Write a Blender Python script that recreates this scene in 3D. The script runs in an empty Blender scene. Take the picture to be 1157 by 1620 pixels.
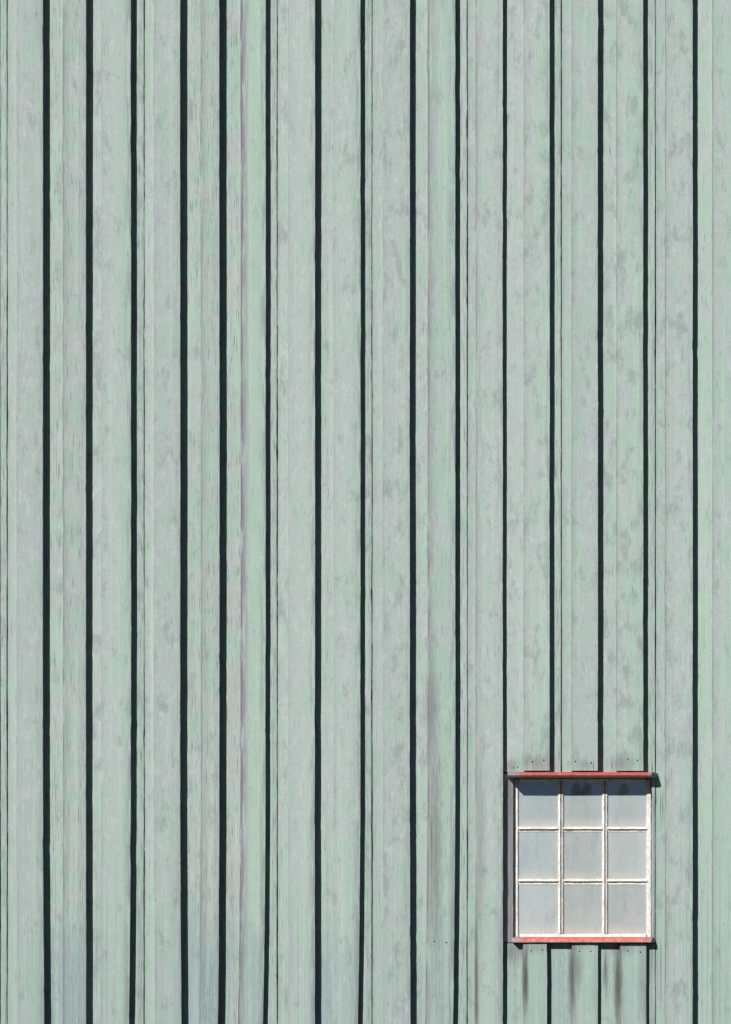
import bpy, math, random
from mathutils import Vector

# ------------------------------------------------------------------ camera, sky, sun, exposure
S = 0.003                      # metres per photograph pixel on the wall
W, H = 1157, 1620
Z0 = 1.75                      # height of the lower picture edge above the ground
K = 1.7                       # depth per pixel of cast shadow
def X(px): return (px - W/2)*S
def Z(py): return Z0 + (H - py)*S

scene = bpy.context.scene
col = scene.collection
CAM = Vector((0.0, -20.0, 1.7))
REF_Y = -0.03
FRAME_H = H*S
cam_d = bpy.data.cameras.new('camera')
cam = bpy.data.objects.new('camera', cam_d); col.objects.link(cam)
cam.location = CAM; cam.rotation_euler = (math.radians(90), 0, 0)
cam_d.sensor_fit = 'VERTICAL'; cam_d.sensor_height = 36; cam_d.sensor_width = 36*W/H
cam_d.lens = 36*(REF_Y - CAM.y)/FRAME_H
cam_d.shift_y = (Z0 + FRAME_H/2 - CAM.z)/FRAME_H
cam_d.clip_start = 0.1; cam_d.clip_end = 5000
scene.camera = cam

sun_to = Vector((-1.0, -K, 1.0)).normalized()          # towards the sun
elev = math.asin(sun_to.z); azim = math.atan2(sun_to.x, sun_to.y)
world = bpy.data.worlds.new('World'); scene.world = world; world.use_nodes = True
wn = world.node_tree; wn.nodes.clear()
sky = wn.nodes.new('ShaderNodeTexSky'); sky.sky_type = 'NISHITA'; sky.sun_disc = False
sky.air_density = .38; sky.dust_density = 0.0; sky.ozone_density = 1.5; sky.altitude = 3000   # thin clear air, deep blue sky
sky.sun_elevation = elev; sky.sun_rotation = azim % (2*math.pi)
bg = wn.nodes.new('ShaderNodeBackground'); bg.inputs['Strength'].default_value = 0.05
wo = wn.nodes.new('ShaderNodeOutputWorld')
wn.links.new(sky.outputs[0], bg.inputs[0]); wn.links.new(bg.outputs[0], wo.inputs[0])

sun_d = bpy.data.lights.new('sun', 'SUN'); sun_d.energy = 5.0; sun_d.angle = math.radians(0.5)
sun_d.color = (1.0, 0.98, 0.945)
sun = bpy.data.objects.new('sun', sun_d); col.objects.link(sun)
sun.location = sun_to*30; sun.rotation_euler = (-sun_to).to_track_quat('-Z', 'Y').to_euler()

vs = scene.view_settings
vs.view_transform = 'Standard'; vs.look = 'None'; vs.gamma = 1.0; vs.exposure = 0.45
vs.use_curve_mapping = False
scene.cycles.max_bounces = 4; scene.cycles.diffuse_bounces = 2; scene.cycles.glossy_bounces = 2
rng = random.Random(7)

# ------------------------------------------------------------------ helpers: objects
def link(name, me, mat, parent=None, loc=None):
    o = bpy.data.objects.new(name, me); col.objects.link(o)
    if mat and not me.materials: me.materials.append(mat)
    if parent: o.parent = parent
    if loc: o.location = loc
    return o

def mesh(verts, faces, name='mesh'):
    me = bpy.data.meshes.new(name); me.from_pydata([tuple(v) for v in verts], [], faces); me.update()
    return me

def box_data(x0, x1, y0, y1, z0, z1, base=0):
    v = [(x0,y0,z0),(x1,y0,z0),(x1,y1,z0),(x0,y1,z0),(x0,y0,z1),(x1,y0,z1),(x1,y1,z1),(x0,y1,z1)]
    f = [(0,3,2,1),(4,5,6,7),(0,1,5,4),(1,2,6,5),(2,3,7,6),(3,0,4,7)]
    return v, [tuple(i+base for i in q) for q in f]

def boxes(name, lst, mat, parent=None):
    V, F = [], []
    for b in lst:
        v, f = box_data(*b, base=len(V)); V += v; F += f
    return link(name, mesh(V, F, name), mat, parent)

# ------------------------------------------------------------------ helpers: nodes
class NT:
    def __init__(s, name):
        s.m = bpy.data.materials.new(name); s.m.use_nodes = True
        s.t = s.m.node_tree; s.t.nodes.clear()
        s.out = s.t.nodes.new('ShaderNodeOutputMaterial')
    def put(s, sock, v):
        if isinstance(v, bpy.types.NodeSocket): s.t.links.new(v, sock)
        elif v is not None: sock.default_value = v
    def math(s, op, a, b=None, c=None, clamp=False):
        n = s.t.nodes.new('ShaderNodeMath'); n.operation = op; n.use_clamp = clamp
        for i, v in enumerate((a, b, c)):
            if v is not None: s.put(n.inputs[i], v)
        return n.outputs[0]
    def add(s, a, b, clamp=False): return s.math('ADD', a, b, clamp=clamp)
    def sub(s, a, b): return s.math('SUBTRACT', a, b)
    def mul(s, a, b, clamp=False): return s.math('MULTIPLY', a, b, clamp=clamp)
    def max(s, a, b): return s.math('MAXIMUM', a, b)
    def ss(s, v, a, b, x=0.0, y=1.0):
        n = s.t.nodes.new('ShaderNodeMapRange'); n.interpolation_type = 'SMOOTHSTEP'
        s.put(n.inputs[0], v)
        for i, q in ((1,a),(2,b),(3,x),(4,y)): s.put(n.inputs[i], q)
        return n.outputs[0]
    def mix(s, f, a, b, mode='MIX'):
        n = s.t.nodes.new('ShaderNodeMix'); n.data_type = 'RGBA'; n.blend_type = mode
        s.put(n.inputs[0], f)
        for i, v in ((6,a),(7,b)):
            if isinstance(v, tuple) and len(v) == 3: v = (*v, 1)
            s.put(n.inputs[i], v)
        return n.outputs[2]
    def noise(s, vec, scale, detail=4, rough=.55, off=0.0):
        mp = s.t.nodes.new('ShaderNodeMapping'); s.put(mp.inputs[0], vec)
        mp.inputs['Scale'].default_value = scale; mp.inputs['Location'].default_value = (off*1.3, off*2.1, off*1.7)
        n = s.t.nodes.new('ShaderNodeTexNoise'); n.inputs['Scale'].default_value = 1
        n.inputs['Detail'].default_value = detail; n.inputs['Roughness'].default_value = rough
        s.t.links.new(mp.outputs[0], n.inputs['Vector'])
        return n.outputs[0]
    def noise2(s, vec, sx, sz, detail, rough, off):
        va = s.t.nodes.new('ShaderNodeVectorMath'); va.operation = 'MULTIPLY_ADD'; s.put(va.inputs[0], vec)
        va.inputs[1].default_value = (sx, sz, 0); va.inputs[2].default_value = (off*1.37, off*2.13, 0)
        n = s.t.nodes.new('ShaderNodeTexNoise'); n.noise_dimensions = '2D'; n.inputs['Scale'].default_value = 1
        n.inputs['Detail'].default_value = detail; n.inputs['Roughness'].default_value = rough
        s.t.links.new(va.outputs[0], n.inputs['Vector']); return n.outputs[0]
    def sep(s, v):
        n = s.t.nodes.new('ShaderNodeSeparateXYZ'); s.put(n.inputs[0], v); return n.outputs
    def attr(s, name):
        n = s.t.nodes.new('ShaderNodeAttribute'); n.attribute_name = name
        c = s.t.nodes.new('ShaderNodeSeparateColor'); s.t.links.new(n.outputs['Color'], c.inputs[0])
        return c.outputs[0], c.outputs[1], c.outputs[2], n.outputs['Alpha']
    def bump(s, h, strength, dist):
        n = s.t.nodes.new('ShaderNodeBump'); n.inputs['Strength'].default_value = strength
        n.inputs['Distance'].default_value = dist; s.put(n.inputs['Height'], h); return n.outputs[0]
    def bsdf(s, color, rough=.7, normal=None, spec=.3, link_out=True):
        p = s.t.nodes.new('ShaderNodeBsdfPrincipled')
        if isinstance(color, tuple) and len(color) == 3: color = (*color, 1)
        s.put(p.inputs['Base Color'], color); s.put(p.inputs['Roughness'], rough)
        p.inputs['Specular IOR Level'].default_value = spec
        if normal is not None: s.put(p.inputs['Normal'], normal)
        if link_out: s.t.links.new(p.outputs[0], s.out.inputs[0])
        return p.outputs[0]
    def tex(s):
        n = s.t.nodes.new('ShaderNodeTexCoord'); return n
    def geo(s): return s.t.nodes.new('ShaderNodeNewGeometry')

# ------------------------------------------------------------------ materials
def paint_material(name, near_window):
    m = NT(name)
    tc = m.tex(); info = m.t.nodes.new('ShaderNodeObjectInfo')
    oc = m.sep(tc.outputs['Object']); r = m.mul(info.outputs['Random'], 83.0)
    cmb = m.t.nodes.new('ShaderNodeCombineXYZ')
    m.t.links.new(m.add(oc[0], r), cmb.inputs[0]); m.t.links.new(m.add(oc[2], r), cmb.inputs[1])
    p = cmb.outputs[0]                                            # x across, y up the board
    pos = m.sep(m.geo().outputs['Position']); wx, wz = pos[0], pos[2]
    uv = m.sep(tc.outputs['UV']); u, ul = uv[0], uv[1]           # fraction across, metres from the left edge
    gL, gR, split, dash = m.attr('par1'); pink, dL, dR, blue = m.attr('par2')
    N = lambda sx, sz, d, ro, off: m.noise2(p, sx, sz, d, ro, off)

    # faded lilac grey against the mint that is left
    n_big = N(11, 4.2, 3, .5, 1)
    n_mid = N(30, 15, 3, .65, 3)
    n_x = N(32, .5, 1, .5, 9)                                     # long strips along the board
    su = m.add(u, m.mul(m.sub(n_mid, .5), .16))
    side = m.ss(m.sub(su, split), -.05, .05)
    g = m.add(gL, m.mul(m.sub(gR, gL), side))
    low = m.ss(wz, Z(1560), Z(1130), .36, 0.0)                    # less bleached lower down
    g = m.add(g, low)
    g = m.add(g, m.mul(m.sub(n_big, .5), 2.9)); g = m.add(g, m.mul(m.sub(n_mid, .5), .8)); g = m.add(g, m.mul(m.sub(n_x, .5), .7))
    green = m.ss(g, .10, .85)
    hue = N(12, 6, 1, .5, 21)
    grey = m.mix(m.ss(hue, .3, .7), (.340, .408, .386), (.362, .400, .398))
    grn = m.mix(m.ss(hue, .3, .7), (.312, .420, .358), (.336, .440, .382))
    c = m.mix(green, grey, grn)
    tone = m.math('FRACT', m.mul(info.outputs['Random'], 61.0))
    c = m.mix(1.0, c, m.mix(tone, (.95, .955, .965), (1.055, 1.06, 1.045)), 'MULTIPLY')
    # pinkish worn patches on some boards
    pk = m.mul(m.ss(m.add(N(2, 6.5, 0, .5, 33), m.mul(m.sub(n_mid, .5), .12)), .46, .54), pink)
    c = m.mix(m.mul(pk, .60), c, (.372, .392, .386))
    # bluish runs near the foot
    bl = m.mul(m.mul(m.ss(m.add(wz, m.mul(m.sub(n_big, .5), .5)), Z(1420), Z(1520)), m.ss(m.add(n_x, m.mul(m.sub(n_mid, .5), .4)), .25, .52)), blue)
    c = m.mix(m.mul(bl, .9), c, (.262, .342, .350))
    # chalky fleck, plaster-like mottling
    fine = N(230, 170, 2, .7, 5)
    c = m.mix(1.0, c, m.mix(fine, (.87, .88, .88), (1.13, 1.12, 1.12)), 'MULTIPLY')
    med = N(75, 42, 3, .7, 6)
    c = m.mix(1.0, c, m.mix(med, (.91, .92, .915), (1.09, 1.08, 1.085)), 'MULTIPLY')
    fl = m.mul(m.ss(m.add(n_mid, m.mul(m.sub(fine, .5), .9)), .54, .72), m.sub(1.0, green))
    fl = m.max(m.mul(fl, .40), m.mul(m.ss(n_x, .58, .72), m.mul(m.ss(fine, .40, .60), .38)))
    c = m.mix(fl, c, (.52, .57, .52))
    # grain and saw marks
    grain = N(380, 3.0, 2, .6, 11)
    c = m.mix(1.0, c, m.mix(grain, (.92, .925, .925), (1.08, 1.07, 1.07)), 'MULTIPLY')
    saw = N(14, 420, 1, .5, 12)
    sawm = m.ss(hue, .42, .62)
    c = m.mix(m.mul(sawm, .6), c, m.mix(1.0, c, m.mix(saw, (.86, .88, .87), (1.10, 1.10, 1.10)), 'MULTIPLY'))
    # checks: short dark cracks along the grain
    ck = N(330, 9, 1, .5, 15); col_ = N(95, .8, 1, .5, 16)
    thr = m.sub(.755, m.mul(dash, .15))
    ckm = m.ss(m.sub(ck, thr), 0.0, .03)
    ckm = m.mul(ckm, m.ss(m.add(col_, m.mul(dash, .12)), .53, .60))
    c = m.mix(m.mul(ckm, .62), c, (.085, .125, .105))
    # mildew blotches
    bn = N(15, 7, 4, .70, 18)
    bs = m.math('FRACT', m.mul(info.outputs['Random'], 37.0))           # some boards mildewed more than others
    c = m.mix(m.mul(m.ss(m.add(bn, m.mul(m.sub(bs, .68), .15)), .52, .74), .56), c, (.205, .245, .235))
    # grime on the two long edges
    en = N(60, 4.5, 3, .65, 23)
    ed = m.mul(m.mul(m.ss(ul, .050, .0), m.ss(en, .22, .60)), dL)
    c = m.mix(m.mul(ed, .75), c, (.205, .198, .222))
    ed = m.mul(m.mul(m.ss(ul, .011, .002), m.ss(en, .25, .55)), m.math('MINIMUM', dL, 1.0))
    c = m.mix(m.mul(ed, .7), c, (.15, .125, .13))
    uw = m.math('DIVIDE', ul, m.max(u, .001))
    ur = m.sub(uw, ul)                                            # metres from the right edge
    ed2 = m.mul(m.mul(m.ss(ur, .046, .0), m.ss(m.add(en, m.mul(low, .25)), .40, .64)), m.add(dR, m.mul(low, .5)))
    c = m.mix(m.math('MINIMUM', m.mul(ed2, .72), .85), c, (.19, .20, .215))
    rn = m.mul(m.mul(m.ss(m.add(col_, m.mul(m.sub(n_mid, .5), .25)), .52, .72), low), .8)   # runs down the lower boards
    c = m.mix(rn, c, (.215, .24, .25))
    if near_window:                                               # rain stains with a place of their own
        wob = m.mul(m.sub(N(190, 9, 4, .7, 27), .5), 2.0)
        def blob(px, py, rx, ry, st, wa=1.0):
            va = m.t.nodes.new('ShaderNodeVectorMath'); va.operation = 'MULTIPLY_ADD'
            m.put(va.inputs[0], flat); va.inputs[1].default_value = (1/(rx*S), 1/(ry*S), 0); va.inputs[2].default_value = (-X(px)/(rx*S), -Z(py)/(ry*S), 0)
            ln = m.t.nodes.new('ShaderNodeVectorMath'); ln.operation = 'LENGTH'; m.put(ln.inputs[0], va.outputs[0])
            return m.mul(m.ss(m.add(ln.outputs['Value'], m.mul(wob, wa)), 1.15, .05), st)
        fc = m.t.nodes.new('ShaderNodeCombineXYZ'); m.put(fc.inputs[0], wx); m.put(fc.inputs[1], wz); flat = fc.outputs[0]
        tot = None
        for b in [(848,1206,34,22,.55),(810,1212,14,16,.6),(925,1210,20,14,.45),(985,1206,30,20,.5),(812,1502,24,34,.7),
                  (850,1498,30,14,.45),(985,1496,34,18,.6),(920,1497,26,10,.35),(1030,1500,12,60,.35),(1016,1560,10,90,.25),
                  (960,1540,7,60,.5),(690,1340,13,270,.62),(684,1120,15,95,.55),(762,1330,10,200,.35)]:
            q = blob(*b); tot = q if tot is None else m.max(tot, q)
        c = m.mix(tot, c, (.15, .146, .158))
        tot = None
        for b in [(831.5,1548,6.5,74,.95,.4),(906,1545,8,85,.72,.5),(913,1535,12,50,.5,.6),(978,1560,9,105,.9,.45),(958,1535,5,45,.5,.6),(754,1560,4.5,170,.7,.5),
                  (888,1215,1.1,7,.9,.2),(938.5,1213,1.1,8,.9,.2),(969,1211,1.1,10,.9,.2),(1033,1216,1.2,9,.9,.2),(1046,1275,1.1,32,.8,.25),(1049.5,1279,1.1,36,.8,.25),(1046.5,1540,1.2,75,.7,.3),(683,1350,1.2,120,.5,.4)]:
            q = blob(*b); tot = q if tot is None else m.max(tot, q)
        c = m.mix(tot, c, (.065, .06, .054))
    c = m.mix(1.0, c, (.73, .73, .73), 'MULTIPLY')
    h = m.add(m.mul(grain, .5), m.mul(fine, .4))
    m.bsdf(c, .72, m.bump(h, .5, .0016), .2)
    return m.m

def white_putty():
    m = NT('old_white_putty_paint'); p = m.tex().outputs['Object']
    n = m.noise(p, (60, 60, 60), 4, .65); f = m.noise(p, (240, 240, 240), 3, .7, 4)
    c = m.mix(m.ss(n, .35, .7), (.60, .585, .545), (.50, .475, .435))
    c = m.mix(m.mul(m.ss(m.noise(p, (130, 130, 90), 4, .7, 7), .57, .66), .8), c, (.17, .115, .095))
    c = m.mix(m.mul(m.ss(m.noise(p, (18, 18, 18), 3, .6, 17), .48, .70), .55), c, (.36, .33, .30))
    c = m.mix(1.0, c, m.mix(f, (.88,.88,.88), (1.08,1.08,1.08)), 'MULTIPLY')
    m.bsdf(c, .6, m.bump(m.add(n, f), .6, .002), .3); return m.m

def red_paint(name, ca, cb, fade):
    m = NT(name); tc = m.tex(); p = tc.outputs['Object']
    n = m.noise(p, (25, 25, 120), 4, .65); f = m.noise(p, (220, 220, 320), 3, .7, 4)
    c = m.mix(m.ss(n, .3, .7), ca, cb)
    lx = m.sep(m.geo().outputs['Position'])[0]
    wn_ = m.mul(m.sub(m.noise(p, (70, 70, 200), 4, .7, 9), .5), .10)
    worn = m.max(m.ss(m.add(lx, wn_), X(832), X(812)), m.ss(m.add(lx, wn_), X(1020), X(1036)))
    c = m.mix(m.mul(worn, .88), c, (.22, .21, .205))
    c = m.mix(m.mul(m.ss(m.noise(p, (50, 50, 160), 4, .7, 12), .60 - fade*.14, .74 - fade*.1), .6), c, (.47, .27, .23))
    c = m.mix(m.mul(m.ss(m.noise(p, (80, 80, 60), 4, .7, 14), .62, .70), .7), c, (.12, .05, .04))
    c = m.mix(1.0, c, m.mix(f, (.88,.88,.88), (1.1,1.1,1.1)), 'MULTIPLY')
    m.bsdf(c, .55, m.bump(m.add(n, f), .5, .0015), .3); return m.m

def dusty_glass():
    m = NT('dusty_window_glass'); tc = m.tex(); p = tc.outputs['Object']
    info = m.t.nodes.new('ShaderNodeObjectInfo')
    uv = m.sep(tc.outputs['UV']); u, v = uv[0], uv[1]
    n = m.noise(p, (9, 9, 7), 4, .55); f = m.noise(p, (120, 120, 120), 3, .6, 3)
    c = m.mix(m.ss(n, .3, .7), (.298, .333, .328), (.335, .352, .345))
    c = m.mix(1.0, c, m.mix(info.outputs['Random'], (.88,.89,.90), (1.05,1.04,1.02)), 'MULTIPLY')
    # dust settled on the lower edge and the corners
    e = m.add(v, m.mul(m.sub(n, .5), .12))
    c = m.mix(m.ss(e, .26, .0, 0, .9), c, (0.403, 0.391, 0.350))
    rim = m.math('MINIMUM', m.math('MINIMUM', u, m.sub(1.0, u)), m.math('MINIMUM', v, m.sub(1.0, v)))
    c = m.mix(m.ss(m.add(rim, m.mul(m.sub(f, .5), .03)), .045, .0, 0, .65), c, (.15, .15, .15))
    sm = m.noise(p, (26, 26, 7), 4, .65, 31)
    c = m.mix(m.mul(m.ss(sm, .52, .72), .32), c, (.20, .215, .225))
    c = m.mix(m.mul(m.ss(m.noise(p, (40, 40, 14), 3, .6, 37), .58, .72), .25), c, (.42, .43, .41))
    c = m.mix(m.mul(m.ss(m.noise(p, (85, 85, 85), 1, .4, 8), .74, .77), .8), c, (.12, .13, .13))
    c = m.mix(1.0, c, m.mix(f, (.95,.95,.95), (1.05,1.05,1.05)), 'MULTIPLY')
    d = m.t.nodes.new('ShaderNodeBsdfDiffuse'); m.put(d.inputs[0], c)
    g = m.t.nodes.new('ShaderNodeBsdfGlossy'); g.inputs['Roughness'].default_value = .012
    g.inputs['Color'].default_value = (.9, .95, 1, 1)
    fr = m.t.nodes.new('ShaderNodeFresnel'); fr.inputs[0].default_value = 1.95
    tr = m.t.nodes.new('ShaderNodeBsdfTransparent'); tr.inputs[0].default_value = (.85, .92, .9, 1)
    a = m.t.nodes.new('ShaderNodeMixShader'); a.inputs[0].default_value = .06      # bare glass between the dust
    m.t.links.new(d.outputs[0], a.inputs[1]); m.t.links.new(tr.outputs[0], a.inputs[2])
    b = m.t.nodes.new('ShaderNodeMixShader'); m.t.links.new(fr.outputs[0], b.inputs[0])
    m.t.links.new(a.outputs[0], b.inputs[1]); m.t.links.new(g.outputs[0], b.inputs[2])
    m.t.links.new(b.outputs[0], m.out.inputs[0]); return m.m

def simple(name, ca, cb, scale, rough=.8, bump=.3):
    m = NT(name); p = m.tex().outputs['Object']; n = m.noise(p, scale, 5, .6)
    m.bsdf(m.mix(m.ss(n, .3, .7), ca, cb), rough, m.bump(n, bump, .004), .2); return m.m

PAINT = paint_material('weathered_mint_paint', False); PAINT_STAINED = paint_material('stained_mint_paint', True); PUTTY = white_putty(); RED = red_paint('red_head_paint', (0.335, 0.062, 0.046), (0.385, 0.085, 0.068), 0.45); RED_SILL = red_paint('faded_red_sill_paint', (0.387, 0.084, 0.073), (0.438, 0.124, 0.106), 1.0); GLASS = dusty_glass()
JAMB = simple('greyed_jamb_paint', (0.292, 0.303, 0.314), (0.380, 0.394, 0.394), (45,45,7), .75)
FELT = simple('black_building_felt', (.010,.010,.011), (.016,.016,.017), (30,30,30))
RUST = simple('rusty_nail_iron', (.03,.022,.018), (.06,.038,.028), (300,300,300))
OLDWOOD = simple('bare_brown_timber', (.07,.052,.04), (.12,.09,.07), (80,80,6))
CONC = simple('grey_concrete', (.20,.195,.185), (.27,.265,.25), (6,6,6))
ROOFM = simple('dark_roof_sheet', (.05,.052,.055), (.08,.08,.082), (4,4,4), .5)
GRASS = simple('rough_grass', (.028,.042,.016), (.055,.062,.028), (3,3,3), .95)
BARK = simple('tree_bark', (.05,.038,.028), (.085,.066,.05), (6,6,1))
NEEDLE = simple('conifer_needles', (.018,.034,.016), (.035,.055,.026), (2,2,2), .8)

# ------------------------------------------------------------------ ground
gs = 900
ground = link('ground', mesh([(-gs,-gs,0),(gs,-gs,0),(gs,gs,0),(-gs,gs,0)], [(0,1,2,3)], 'ground'), GRASS)
ground['kind'] = 'structure'

# ------------------------------------------------------------------ the building
bld = bpy.data.objects.new('timber_building', None); col.objects.link(bld)
bld['label'] = 'tall timber building clad in weathered mint green vertical boards with a red-trimmed window'
bld['category'] = 'building'
BX0, BX1, BBACK, EAVE, PL = X(-460), X(1617), 5.0, 7.3, .32
SH = 60*S                                                         # depth of the felt behind the boards
WX0, WX1, WZ0, WZ1 = X(813), X(1031), Z(1491), Z(1222)

boxes('sheathing', [(BX0+.02, WX0-.004, SH, SH+.02, PL, EAVE), (WX1+.004, BX1-.02, SH, SH+.02, PL, EAVE),
                    (WX0-.004, WX1+.004, SH, SH+.02, PL, WZ0-.004), (WX0-.004, WX1+.004, SH, SH+.02, WZ1+.004, EAVE)], FELT, bld)
boxes('plinth', [(BX0-.02, BX1+.02, -.03, BBACK, -.2, PL-.01)], CONC, bld)
boxes('end_wall', [(BX0, BX0+.02, SH+.025, BBACK-.16, PL, EAVE)], PAINT, bld)
boxes('end_wall', [(BX1-.02, BX1, SH+.025, BBACK-.16, PL, EAVE)], PAINT, bld)
boxes('back_wall', [(BX0, BX1, BBACK-.15, BBACK, PL, EAVE)], PAINT, bld)
boxes('upper_floor', [(BX0+.05, BX1-.05, SH+.03, BBACK-.2, 3.4, 3.5)], OLDWOOD, bld)
ym, yo, rz = (BBACK)/2, .35, 9.0
rv = [(BX0-.3,-yo,EAVE),(BX1+.3,-yo,EAVE),(BX1+.3,ym,rz),(BX0-.3,ym,rz),(BX1+.3,BBACK+yo,EAVE),(BX0-.3,BBACK+yo,EAVE)]
rv += [(a,b,c+.09) for a,b,c in rv]
link('roof', mesh(rv, [(0,3,2,1),(3,5,4,2),(6,7,8,9),(9,8,10,11),(0,1,7,6),(5,11,10,4),(0,6,9,3),(3,9,11,5),(1,2,8,7),(2,4,10,8)], 'roof'), ROOFM, bld)
for gx in (BX0, BX1-.02):
    gv = [(gx,SH+.03,EAVE+.004),(gx,BBACK-.1,EAVE+.004),(gx,ym,rz-.1)]; gv += [(a+.02,b,c) for a,b,c in gv]
    link('gable', mesh(gv, [(0,2,1),(3,4,5),(0,1,4,3),(1,2,5,4),(2,0,3,5)], 'gable'), PAINT, bld)

# ------------------------------------------------------------------ boards
def wobble(seed, amp):
    r = random.Random(seed); ph = [(r.uniform(0, 6.28), r.uniform(.6, 1.4)) for _ in range(6)]
    nicks = [(r.uniform(1.6, 6.7), r.choice((.008, .015, .03, .06)), r.uniform(-.0018, .0012)) for _ in range(26)]
    def f(z):
        v = .35*math.sin(z*1.1*ph[0][1]+ph[0][0]) + .35*math.sin(z*3.1*ph[1][1]+ph[1][0]) + .22*math.sin(z*11*ph[2][1]+ph[2][0]) + .18*math.sin(z*37*ph[3][1]+ph[3][0])
        v *= amp
        for a, w, d in nicks:
            t = abs(z-a)/w
            if t < 1: v += d*(1-t*t)
        return v + r.uniform(-1, 1)*amp*.22
    return f

def board(name, l, r, ytop, ybot, front, thick, g=(.3,.3,.5), dash=.2, pink=0., dl=.2, dr=.4, blue=.2, lean=0., amp=.38, seed=0, wob=(True, True)):
    """a plank from px l to px r; front is metres in front of the backing plane"""
    z0 = PL+.02 if ybot is None else Z(ybot); z1 = EAVE-.06 if ytop is None else Z(ytop)
    if ytop is None: z1 -= abs(math.sin(seed*12.9))*.01
    fl = wobble(seed*2+1, amp*S) if wob[0] else (lambda z: 0.0)
    fr = wobble(seed*2+2, amp*S) if wob[1] else (lambda z: 0.0)
    n = max(4, int((z1-z0)/.014)); c = .0022
    rs = random.Random(seed+999); cup = rs.uniform(-.0012, .0022); tw = rs.uniform(-.0010, .0010)
    ox, oz = X((l+r)/2), z0
    V, UL = [], []
    for i in range(n+1):
        z = z0 + (z1-z0)*i/n
        t = max(0., min(1., (Z(1180)-z)/(Z(1180)-Z(1620))))
        dx = lean*S*t*t
        a = X(l)+dx+fl(z); b = X(r)+dx+fr(z)
        w = b-a; yf = -front + tw*math.sin(z*.9+seed)
        zz = z if 0 < i < n else z + rs.uniform(-.001, .001)
        row = [(a, -front+thick), (a, yf+c), (a+c*.8, yf), (a+w*.33, yf-cup), (a+w*.67, yf-cup), (b-c*.8, yf), (b, yf+c), (b, -front+thick)]
        for x, y in row: V.append((x-ox, y, zz-oz)); UL.append((min(1, max(0, (x-a)/w)), x-a))
    F = []
    for i in range(n):
        for j in range(7):
            q = i*8+j; F.append((q, q+1, q+9, q+8))
        F.append((i*8+7, i*8, i*8+8, i*8+15))
    F.append(tuple(range(7, -1, -1))); F.append(tuple(n*8+k for k in range(8)))
    me = mesh(V, F, name)
    uvl = me.uv_layers.new(name='UVMap')
    for lp in me.loops: uvl.data[lp.index].uv = UL[lp.vertex_index]
    p1 = me.attributes.new('par1', 'FLOAT_COLOR', 'POINT'); p2 = me.attributes.new('par2', 'FLOAT_COLOR', 'POINT')
    nv = len(me.vertices)
    p1.data.foreach_set('color', [g[0], g[1], g[2], dash]*nv); p2.data.foreach_set('color', [pink, dl, dr, blue]*nv)
    return link(name, me, PAINT_STAINED if (r > 670 and l < 1040) else PAINT, bld, (ox, 0, oz))

CT = .05                                                           # how far the boards reach back
def cover(l, r, w, yt=None, yb=None, **kw): return board('cover_board', l, r, yt, yb, w*K*S, w*K*S-.0015, **kw)
def backing(l, r, yt=None, yb=None, front=0., **kw):
    kw.setdefault('amp', .25); return board('backing_board', l, r, yt, yb, front, .022, **kw)

# cover boards: left, right edge (px), shadow width, paint
covers = [
 (27, 69, 10, dict(g=(.05,.22,.7), dash=.25, lean=2, dr=.5)),
 (100,137, 10, dict(g=(.75,.35,.72), dash=.75, pink=1., dl=.7, blue=1.)),
 (161,208,  9, dict(g=(-.05,.75,.55), dash=.05, dr=.9, lean=-3)),
 (244,286, 11, dict(g=(.02,.20,.7), dash=.2, lean=2)),
 (318,348, 11, dict(g=(.75,.55,.6), dash=.75, pink=1., dl=.6, blue=1., lean=-2)),
 (381,421,  8, dict(g=(.45,.95,.4), dash=.1, dl=1.5, dr=.9, blue=.8, lean=-4)),
 (456,499, 10, dict(g=(.0,.25,.7), dash=.2, dr=.9)),
 (528,571,  8, dict(g=(.15,.45,.66), dash=.2, dr=.9, blue=.6, lean=-4)),
 (606,649, 10, dict(g=(-.05,.18,.6), dash=.35, dr=.4, lean=1)),
 (677,721,  8, dict(g=(.40,.72,.35), dash=.45, dl=.8, dr=1., blue=.5, lean=-4)),
 (753,796,  7.5,dict(g=(.15,.02,.5), dash=.1, dl=.5, dr=.6)),
]
WT, WB = 1219.5, 1492.5
for i, (l, r, w, kw) in enumerate(covers): cover(l, r, w, seed=i+1, **kw)
up = [(829,870,9,dict(g=(-.05,.62,.45), dash=.1, dr=.7)), (905,946,10,dict(g=(.35,.15,.4), dash=.15, dr=.3)), (976,1018,9,dict(g=(.15,.75,.4), dash=.3, dr=.5, lean=6))]
ups = [cover(l, r, w, None, WT, seed=20+i, **kw) for i, (l, r, w, kw) in enumerate(up)]
lo = [(828,866,8,dict(g=(.75,.85,.5), dash=.05, dl=.3, dr=.1)), (905,946.5,6,dict(g=(.8,.8,.5), dash=.05, dl=.7, dr=.3)), (981,1023,5.5,dict(g=(.8,.55,.6), dash=.05, dl=.5, dr=.7, blue=.6))]
los = [cover(l, r, w, WB, None, seed=24+i, **kw) for i, (l, r, w, kw) in enumerate(lo)]
c15 = cover(1053, 1096, 10, seed=28, g=(.08,.15,.6), dash=.2, dr=.6)
c16 = cover(1128, 1171, 9.5, seed=29, g=(.45,.5,.5), dash=.35, dr=.5)

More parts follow.
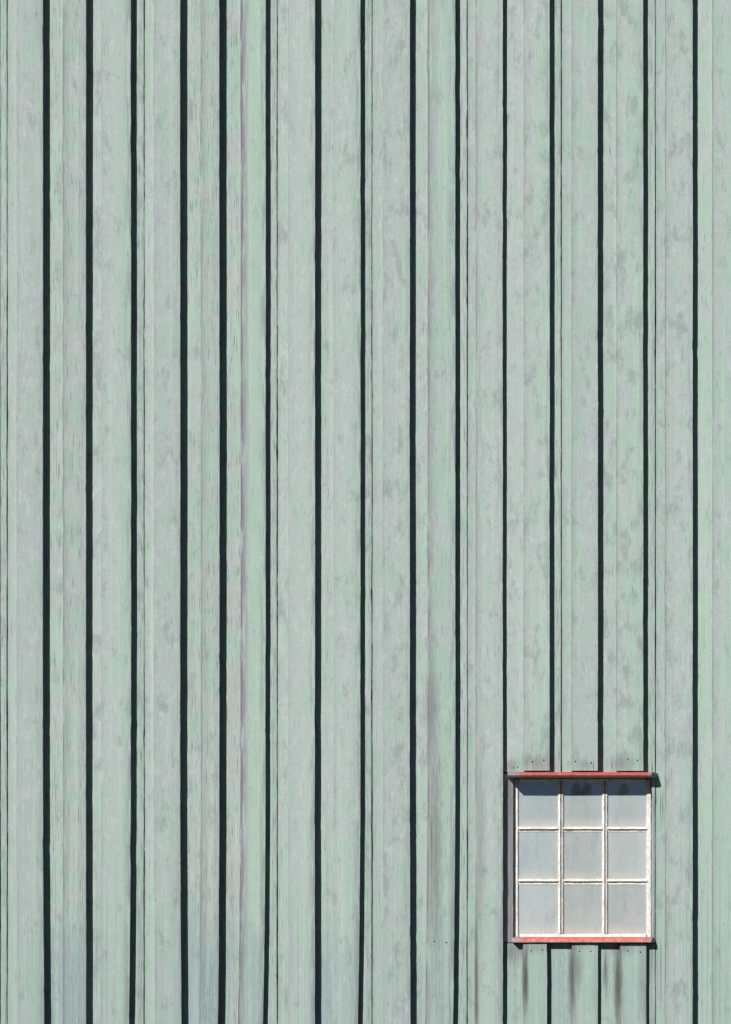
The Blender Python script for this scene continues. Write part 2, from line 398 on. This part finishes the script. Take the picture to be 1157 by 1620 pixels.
# backing boards in the gaps; the slits are open joints
SL = .6
def A(l, seam, r, seed, g=(.5,.4,.5), **kw):
    backing(l, seam-SL, seed=seed, g=g, dash=1.0, dl=0., dr=.2, amp=.55)
    backing(seam+SL, r, front=-.0012, amp=.55, seed=seed+1, g=(.25,.15,.5), dash=.45, dl=.2, dr=.1)
A(-16, 11, 40, 40); A(200, 228, 256, 42); A(412, 439, 468, 44, g=(.35,.3,.5)); A(562, 589, 616, 46); A(712, 740, 764, 48)
backing(60, 112, seed=60, g=(.75,.7,.5), dash=.85, pink=1., dr=.5, blue=1.)
backing(128, 172, seed=61, g=(.1,.15,.5), dash=.2, pink=.4, blue=.3)
backing(277, 330, seed=62, g=(.75,.7,.5), dash=.8, pink=1., blue=1.)
backing(339, 392, seed=63, g=(.75,.7,.5), dash=.9, pink=1., dr=.6, blue=.8)
backing(490, 539, seed=64, g=(.35,.3,.5), dash=.55, pink=.4, blue=1.)
backing(640, 688, seed=65, g=(.3,.4,.5), dash=.45, pink=.3, blue=.5)
backing(1087, 1139, seed=66, g=(.4,.5,.5), dash=.45, pink=.3)
# round the window
bu, bd = 1221.0, 1492.0
nb = [backing(787, 840, None, bu, seed=70, g=(-.1,.1,.6), pink=.5, dash=.1)]
backing(787, 840, bd, None, seed=71, g=(.75,.85,.5), dash=.05)
backing(860, 889-.7, None, bu, seed=73, g=(.5,.4,.5), dash=1.); backing(889+.7, 916, None, bu, seed=74, g=(.55,.45,.5), dash=.2)
backing(857, 916, bd, None, seed=75, g=(.55,.5,.5), dash=.7, blue=.9)
backing(936, 988, None, bu, seed=76, g=(.3,.4,.5), dash=.4); backing(936, 992, bd, None, seed=77, g=(.8,.7,.5), dash=.05)
backing(1008, 1038-SL, None, bu, seed=78, g=(.5,.4,.5), dash=1.); backing(1012, 1038-SL, bd, None, seed=79, g=(.2,.4,.5), dash=.9, blue=.6)
backing(1032.0, 1038-SL, bu+1, bd-1, seed=80, g=(.2,.4,.5), dash=.9, amp=.55)
backing(1038+SL, 1064, front=-.0012, amp=.5, seed=81, g=(.45,.3,.5), dash=.6)
# the same cladding beyond the picture's edges
for k in range(6):
    r = -8-75*k; cover(r-42, r, 9, seed=100+k, g=(.1,.4,.5)); backing(r-86, r-32, seed=110+k, g=(.4,.4,.5), dash=.5) if k < 5 else None
    if k < 5:
        r = 1246+75*k; cover(r-42, r, 9, seed=120+k, g=(.1,.4,.5))
    if k < 6: backing(1162+75*k, 1215+75*k, seed=130+k, g=(.4,.4,.5), dash=.5)

# nails
nv, nf = [], []
for ring, (rr, yy) in enumerate(((.0033,.001),(.0033,-.0010),(.0018,-.0016))):
    for k in range(8): nv.append((rr*math.cos(k*math.pi/4), yy, rr*math.sin(k*math.pi/4)))
for ring in range(2):
    for k in range(8): nf.append((ring*8+k, ring*8+(k+1)%8, ring*8+8+(k+1)%8, ring*8+8+k))
nf.append(tuple(16+k for k in range(8)))
NAIL = mesh(nv, nf, 'nail'); NAIL.materials.append(RUST)
def nail(parent, px, py, front):
    o = bpy.data.objects.new('nail', NAIL); col.objects.link(o); o.parent = parent
    o.location = (X(px)-parent.location.x, -front-.001, Z(py)-parent.location.z)
for px, py, b in ((842,1205,0),(860,1203,0),(910,1205,1),(935,1207,1),(993,1201,2),(1008,1203,2)): nail(ups[b], px, py, up[b][2]*K*S+.001)
for px, py, b in ((840,1504,0),(858,1503,0),(917,1505,1),(935,1505,1),(993,1504,2),(1013,1506,2)): nail(los[b], px, py, lo[b][2]*K*S+.001)
for px, py in ((813,1214),(820,1213)): nail(nb[0], px, py, .001)
c10 = [o for o in bld.children if o.name.startswith('cover_board')][9]
for px, py in ((687,1489),(706,1491)): nail(c10, px, py, 8*K*S+.001)

# ------------------------------------------------------------------ the window
win = bpy.data.objects.new('window', None); col.objects.link(win); win.parent = bld
win.location = (X(925), 0, Z(1491)); win['label'] = 'nine-pane window with white putty bars, red head board and red sill'
wloc = Vector(win.location)
GY = 12*K*S                                                        # glass plane

def profile_bar(name, prof, a, b, axis, mat, seed, amp=.0007):
    """prof: outline across the bar, (offset, depth); run along the axis from a to b"""
    r = random.Random(seed); n = max(2, int(abs(b-a)/.012)); m = len(prof); V, F = [], []
    ph = [r.uniform(0, 6.28) for _ in range(m*2)]
    for i in range(n+1):
        t = a + (b-a)*i/n
        for j, (o, y) in enumerate(prof):
            k = amp*(.6*math.sin(t*41+ph[j]) + .5*math.sin(t*113+ph[m+j]) + r.uniform(-.5, .5))
            o2 = o + k; y2 = y + k*.6
            V.append((o2, y2, t) if axis == 'z' else (t, y2, o2))
    for i in range(n):
        for j in range(m):
            p, q = i*m+j, i*m+(j+1) % m
            F.append((p, q, q+m, p+m))
    F.append(tuple(range(m))[::-1]); F.append(tuple(n*m+k for k in range(m)))
    V = [Vector(v)-wloc for v in V]
    me = mesh(V, F, name)
    import bmesh
    bm = bmesh.new(); bm.from_mesh(me); bmesh.ops.recalc_face_normals(bm, faces=bm.faces); bm.to_mesh(me); bm.free()
    return link(name, me, mat, win)

def P(lst, cx=None, vert=True):
    return [((X(a) if vert else Z(a)), GY - d*S) for a, d in lst]
cols = [(821.5,884.3), (893.2,954.3), (963.2,1025.2)]
rows = [(1234,1306.3), (1315,1389.2), (1399,1476.3)]
# splayed jamb between the cladding and the frame, stiles, rails
jv = [(X(786), .0), (X(803), 1.0*S), (X(812.8), 5.5*K*S), (X(812.8), 13*K*S), (X(786), 13*K*S)]
profile_bar('jamb', jv, Z(1490.5), Z(1223), 'z', JAMB, 31, .0004)
profile_bar('stile', P([(813.5,-2),(813.5,3.4),(820.3,3.6),(822.3,.2),(822.3,-2)]), Z(1484), Z(1231), 'z', PUTTY, 1)
profile_bar('stile', P([(1031.6,-2),(1031.6,4.2),(1026.6,4.2),(1024.8,.2),(1024.8,-2)]), Z(1484), Z(1231), 'z', PUTTY, 2)
profile_bar('top_rail', P([(1230.6,-2),(1230.6,6),(1233,5.5),(1235.2,.2),(1235.2,-2)], vert=False), X(823), X(1024), 'x', PUTTY, 3)
profile_bar('bottom_rail', P([(1476.2,-2),(1476.2,.2),(1477.5,4),(1481.5,7),(1484,7),(1484,-2)], vert=False), X(823), X(1024), 'x', PUTTY, 4)
for k, (a, b) in enumerate(((884.3,893.2),(954.3,963.2))):
    c = (a+b)/2
    profile_bar('glazing_bar', P([(a-.1,-2),(a-.1,.2),(a+.8,3.2),(c-.95,4.2),(c-.75,-1.9),(c+.75,-1.9),(c+.95,4.2),(b-.8,3.2),(b+.1,.2),(b+.1,-2)]),
                Z(1476.5), Z(1234.5), 'z', PUTTY, 10+k, .0005)
for k, (a, b) in enumerate(((1306.3,1315),(1389.2,1399))):
    for j, (l, r) in enumerate(((821.0,884.9),(892.6,954.9),(962.6,1025.7))):
        profile_bar('glazing_bar', P([(a-.2,-2),(a-.2,.2),(a+1.6,3.6),(a+4.0,5.4),(a+4.3,1.2),(b-.9,.9),(b,.1),(b,-2)], vert=False),
                    X(l), X(r), 'x', PUTTY, 20+k*3+j, .0006)
for (z1, z0) in rows:
    for (l, r) in cols:
        x0, x1, a, b = X(l-1.5), X(r+1.5), Z(z0+1.5), Z(z1-1.5)
        v, f = box_data(x0, x1, GY, GY+.004, a, b)
        me = mesh([Vector(q)-wloc for q in v], f, 'pane'); uvl = me.uv_layers.new(name='UVMap')
        for lp in me.loops:
            q = v[lp.vertex_index]; uvl.data[lp.index].uv = ((q[0]-x0)/(x1-x0), (q[2]-a)/(b-a))
        link('pane', me, GLASS, win)
# lining of the opening, behind the frame
boxes('lining', [tuple(n - (wloc.x if i < 2 else wloc.y if i < 4 else wloc.z) for i, n in enumerate(q)) for q in
      ((X(812.8), X(814.2), GY+.012, GY+.12, Z(1490), Z(1224)), (X(1031.6), X(1033), GY+.012, GY+.12, Z(1490), Z(1224)),
       (X(814.4), X(1031.4), GY+.012, GY+.12, Z(1229), Z(1224)), (X(814.4), X(1031.4), GY+.012, GY+.12, Z(1490), Z(1485)))], OLDWOOD, win)

def plan_board(name, plan, zprof, mat, seed):
    """plan: outline seen from above for each height in zprof: list of (z, [(x,y)...]) stacked from below"""
    V, F = [], []; m = len(zprof[0][1])
    for z, pts in zprof:
        for x, y in pts: V.append(Vector((x, y, z))-wloc)
    for i in range(len(zprof)-1):
        for j in range(m):
            p, q = i*m+j, i*m+(j+1) % m; F.append((p, q, q+m, p+m))
    F.append(tuple(range(m))[::-1]); F.append(tuple((len(zprof)-1)*m+k for k in range(m)))
    return link(name, mesh(V, F, name), mat, win)
def outline(front, l_f, l_b, r_f, r_b, back, seed, n=36):
    r = random.Random(seed)
    pts = [(X(l_b), back*S)]
    for i in range(n+1):
        t = i/n; pts.append((X(l_f+(r_f-l_f)*t), (-front + r.uniform(-.25, .25) + .35*math.sin(t*7+seed))*S))
    pts.append((X(r_b), -.6*S)); pts.append((X(r_b), back*S))
    return pts
HF = 17*K
plan_board('head_board', None, [(Z(1230.0), outline(HF-3.2, 803, 803.5, 1029, 1039.5, 7.4, 3)), (Z(1227.6), outline(HF, 803, 803.5, 1029.5, 1040.5, 7.4, 3)),
    (Z(1224.0), outline(HF, 803, 803, 1030, 1041.5, 7.4, 3)), (Z(1222.6), outline(HF-3.0, 803.3, 803, 1029.5, 1041, 7.4, 3))], RED, 1)
SF = 11*K
plan_board('sill', None, [(Z(1491.2), outline(SF-.4, 811, 811, 1030, 1037, 11, 5)), (Z(1490.0), outline(SF, 810, 810.5, 1030, 1037.5, 11, 5)),
    (Z(1485.4), outline(SF-1.6, 810, 810.5, 1030.5, 1037.3, 11, 5)), (Z(1483.2), outline(SF-5.5, 811, 812, 1029, 1036.5, 11, 5)),
    (Z(1482.0), outline(-5, 814, 814, 1028, 1035, 11, 5))], RED_SILL, 2)

# ------------------------------------------------------------------ conifers across the yard, mirrored in the upper panes
def conifer_mesh(seed, h):
    r = random.Random(seed); V, F = [], []
    z = h*.07
    while z < h-.05:
        t = 1-z/h; rad = (.19*h*t**.74)*r.uniform(.6, 1.25) + .015
        nb_ = max(5, int(6+8*t))
        for k in range(nb_):
            a = r.uniform(0, 6.283); L = rad*r.uniform(.65, 1.1); ca, sa = math.cos(a), math.sin(a)
            n = max(2, int(L/.13))
            for i in range(n):
                s = (i+.6)/n; d = L*s; x, y = ca*d, sa*d; zz = z - .30*d*s + .10*d
                for q in (-1, 1):
                    w = .10+.14*(1-s)*min(1, L); ang = a+q*r.uniform(.5, 1.0); b = len(V)
                    ex, ey = math.cos(ang)*w*1.5, math.sin(ang)*w*1.5
                    V += [(x, y, zz), (x+ex*.6-sa*.04, y+ey*.6+ca*.04, zz+r.uniform(-.03, .05)), (x+ex, y+ey, zz-r.uniform(.0, .08)), (x+ex*.5, y+ey*.5, zz-.07)]
                    F.append((b, b+1, b+2, b+3))
        z += .09+.26*t
    # leader shoot
    for k in range(6):
        a = k*1.05; b = len(V)
        V += [(0,0,h-.25),(math.cos(a)*.06,math.sin(a)*.06,h-.12),(0,0,h+.15)]; F.append((b,b+1,b+2))
    return mesh(V, F, 'crown')
def trunk_mesh(h):
    V, F = [], []
    for i in range(9):
        t = i/8; rr = .19*(1-t)+.012
        for k in range(7): V.append((rr*math.cos(k*.8976)*(1.3 if i == 0 else 1), rr*math.sin(k*.8976)*(1.3 if i == 0 else 1), h*t*.99))
    for i in range(8):
        for k in range(7): F.append((i*7+k, i*7+(k+1) % 7, i*7+7+(k+1) % 7, i*7+7+k))
    return mesh(V, F, 'trunk')
def mirrored(px, py, dist):
    g = Vector((X(px), GY, Z(py))); d = g-CAM; t = (dist+GY)/d.y
    return Vector((g.x+d.x*t, -dist, g.z+d.z*t))
tlab = ['left-hand conifer of the pair mirrored in the upper middle pane', 'right-hand conifer of the pair mirrored in the upper middle pane', 'lone dark conifer mirrored in the upper right pane']
for i, (px, py, dist) in enumerate(((913,1237.5,176), (930,1236.5,184), (989,1238,180))):
    q = mirrored(px, py, dist)
    t = bpy.data.objects.new('conifer_tree', None); col.objects.link(t); t.location = (q.x, q.y, 0); t.rotation_euler.z = i*1.7
    t['label'] = tlab[i]; t['category'] = 'tree'; t['group'] = 'conifers mirrored in the window'
    link('crown', conifer_mesh(50+i, q.z), NEEDLE, t); link('trunk', trunk_mesh(q.z), BARK, t)
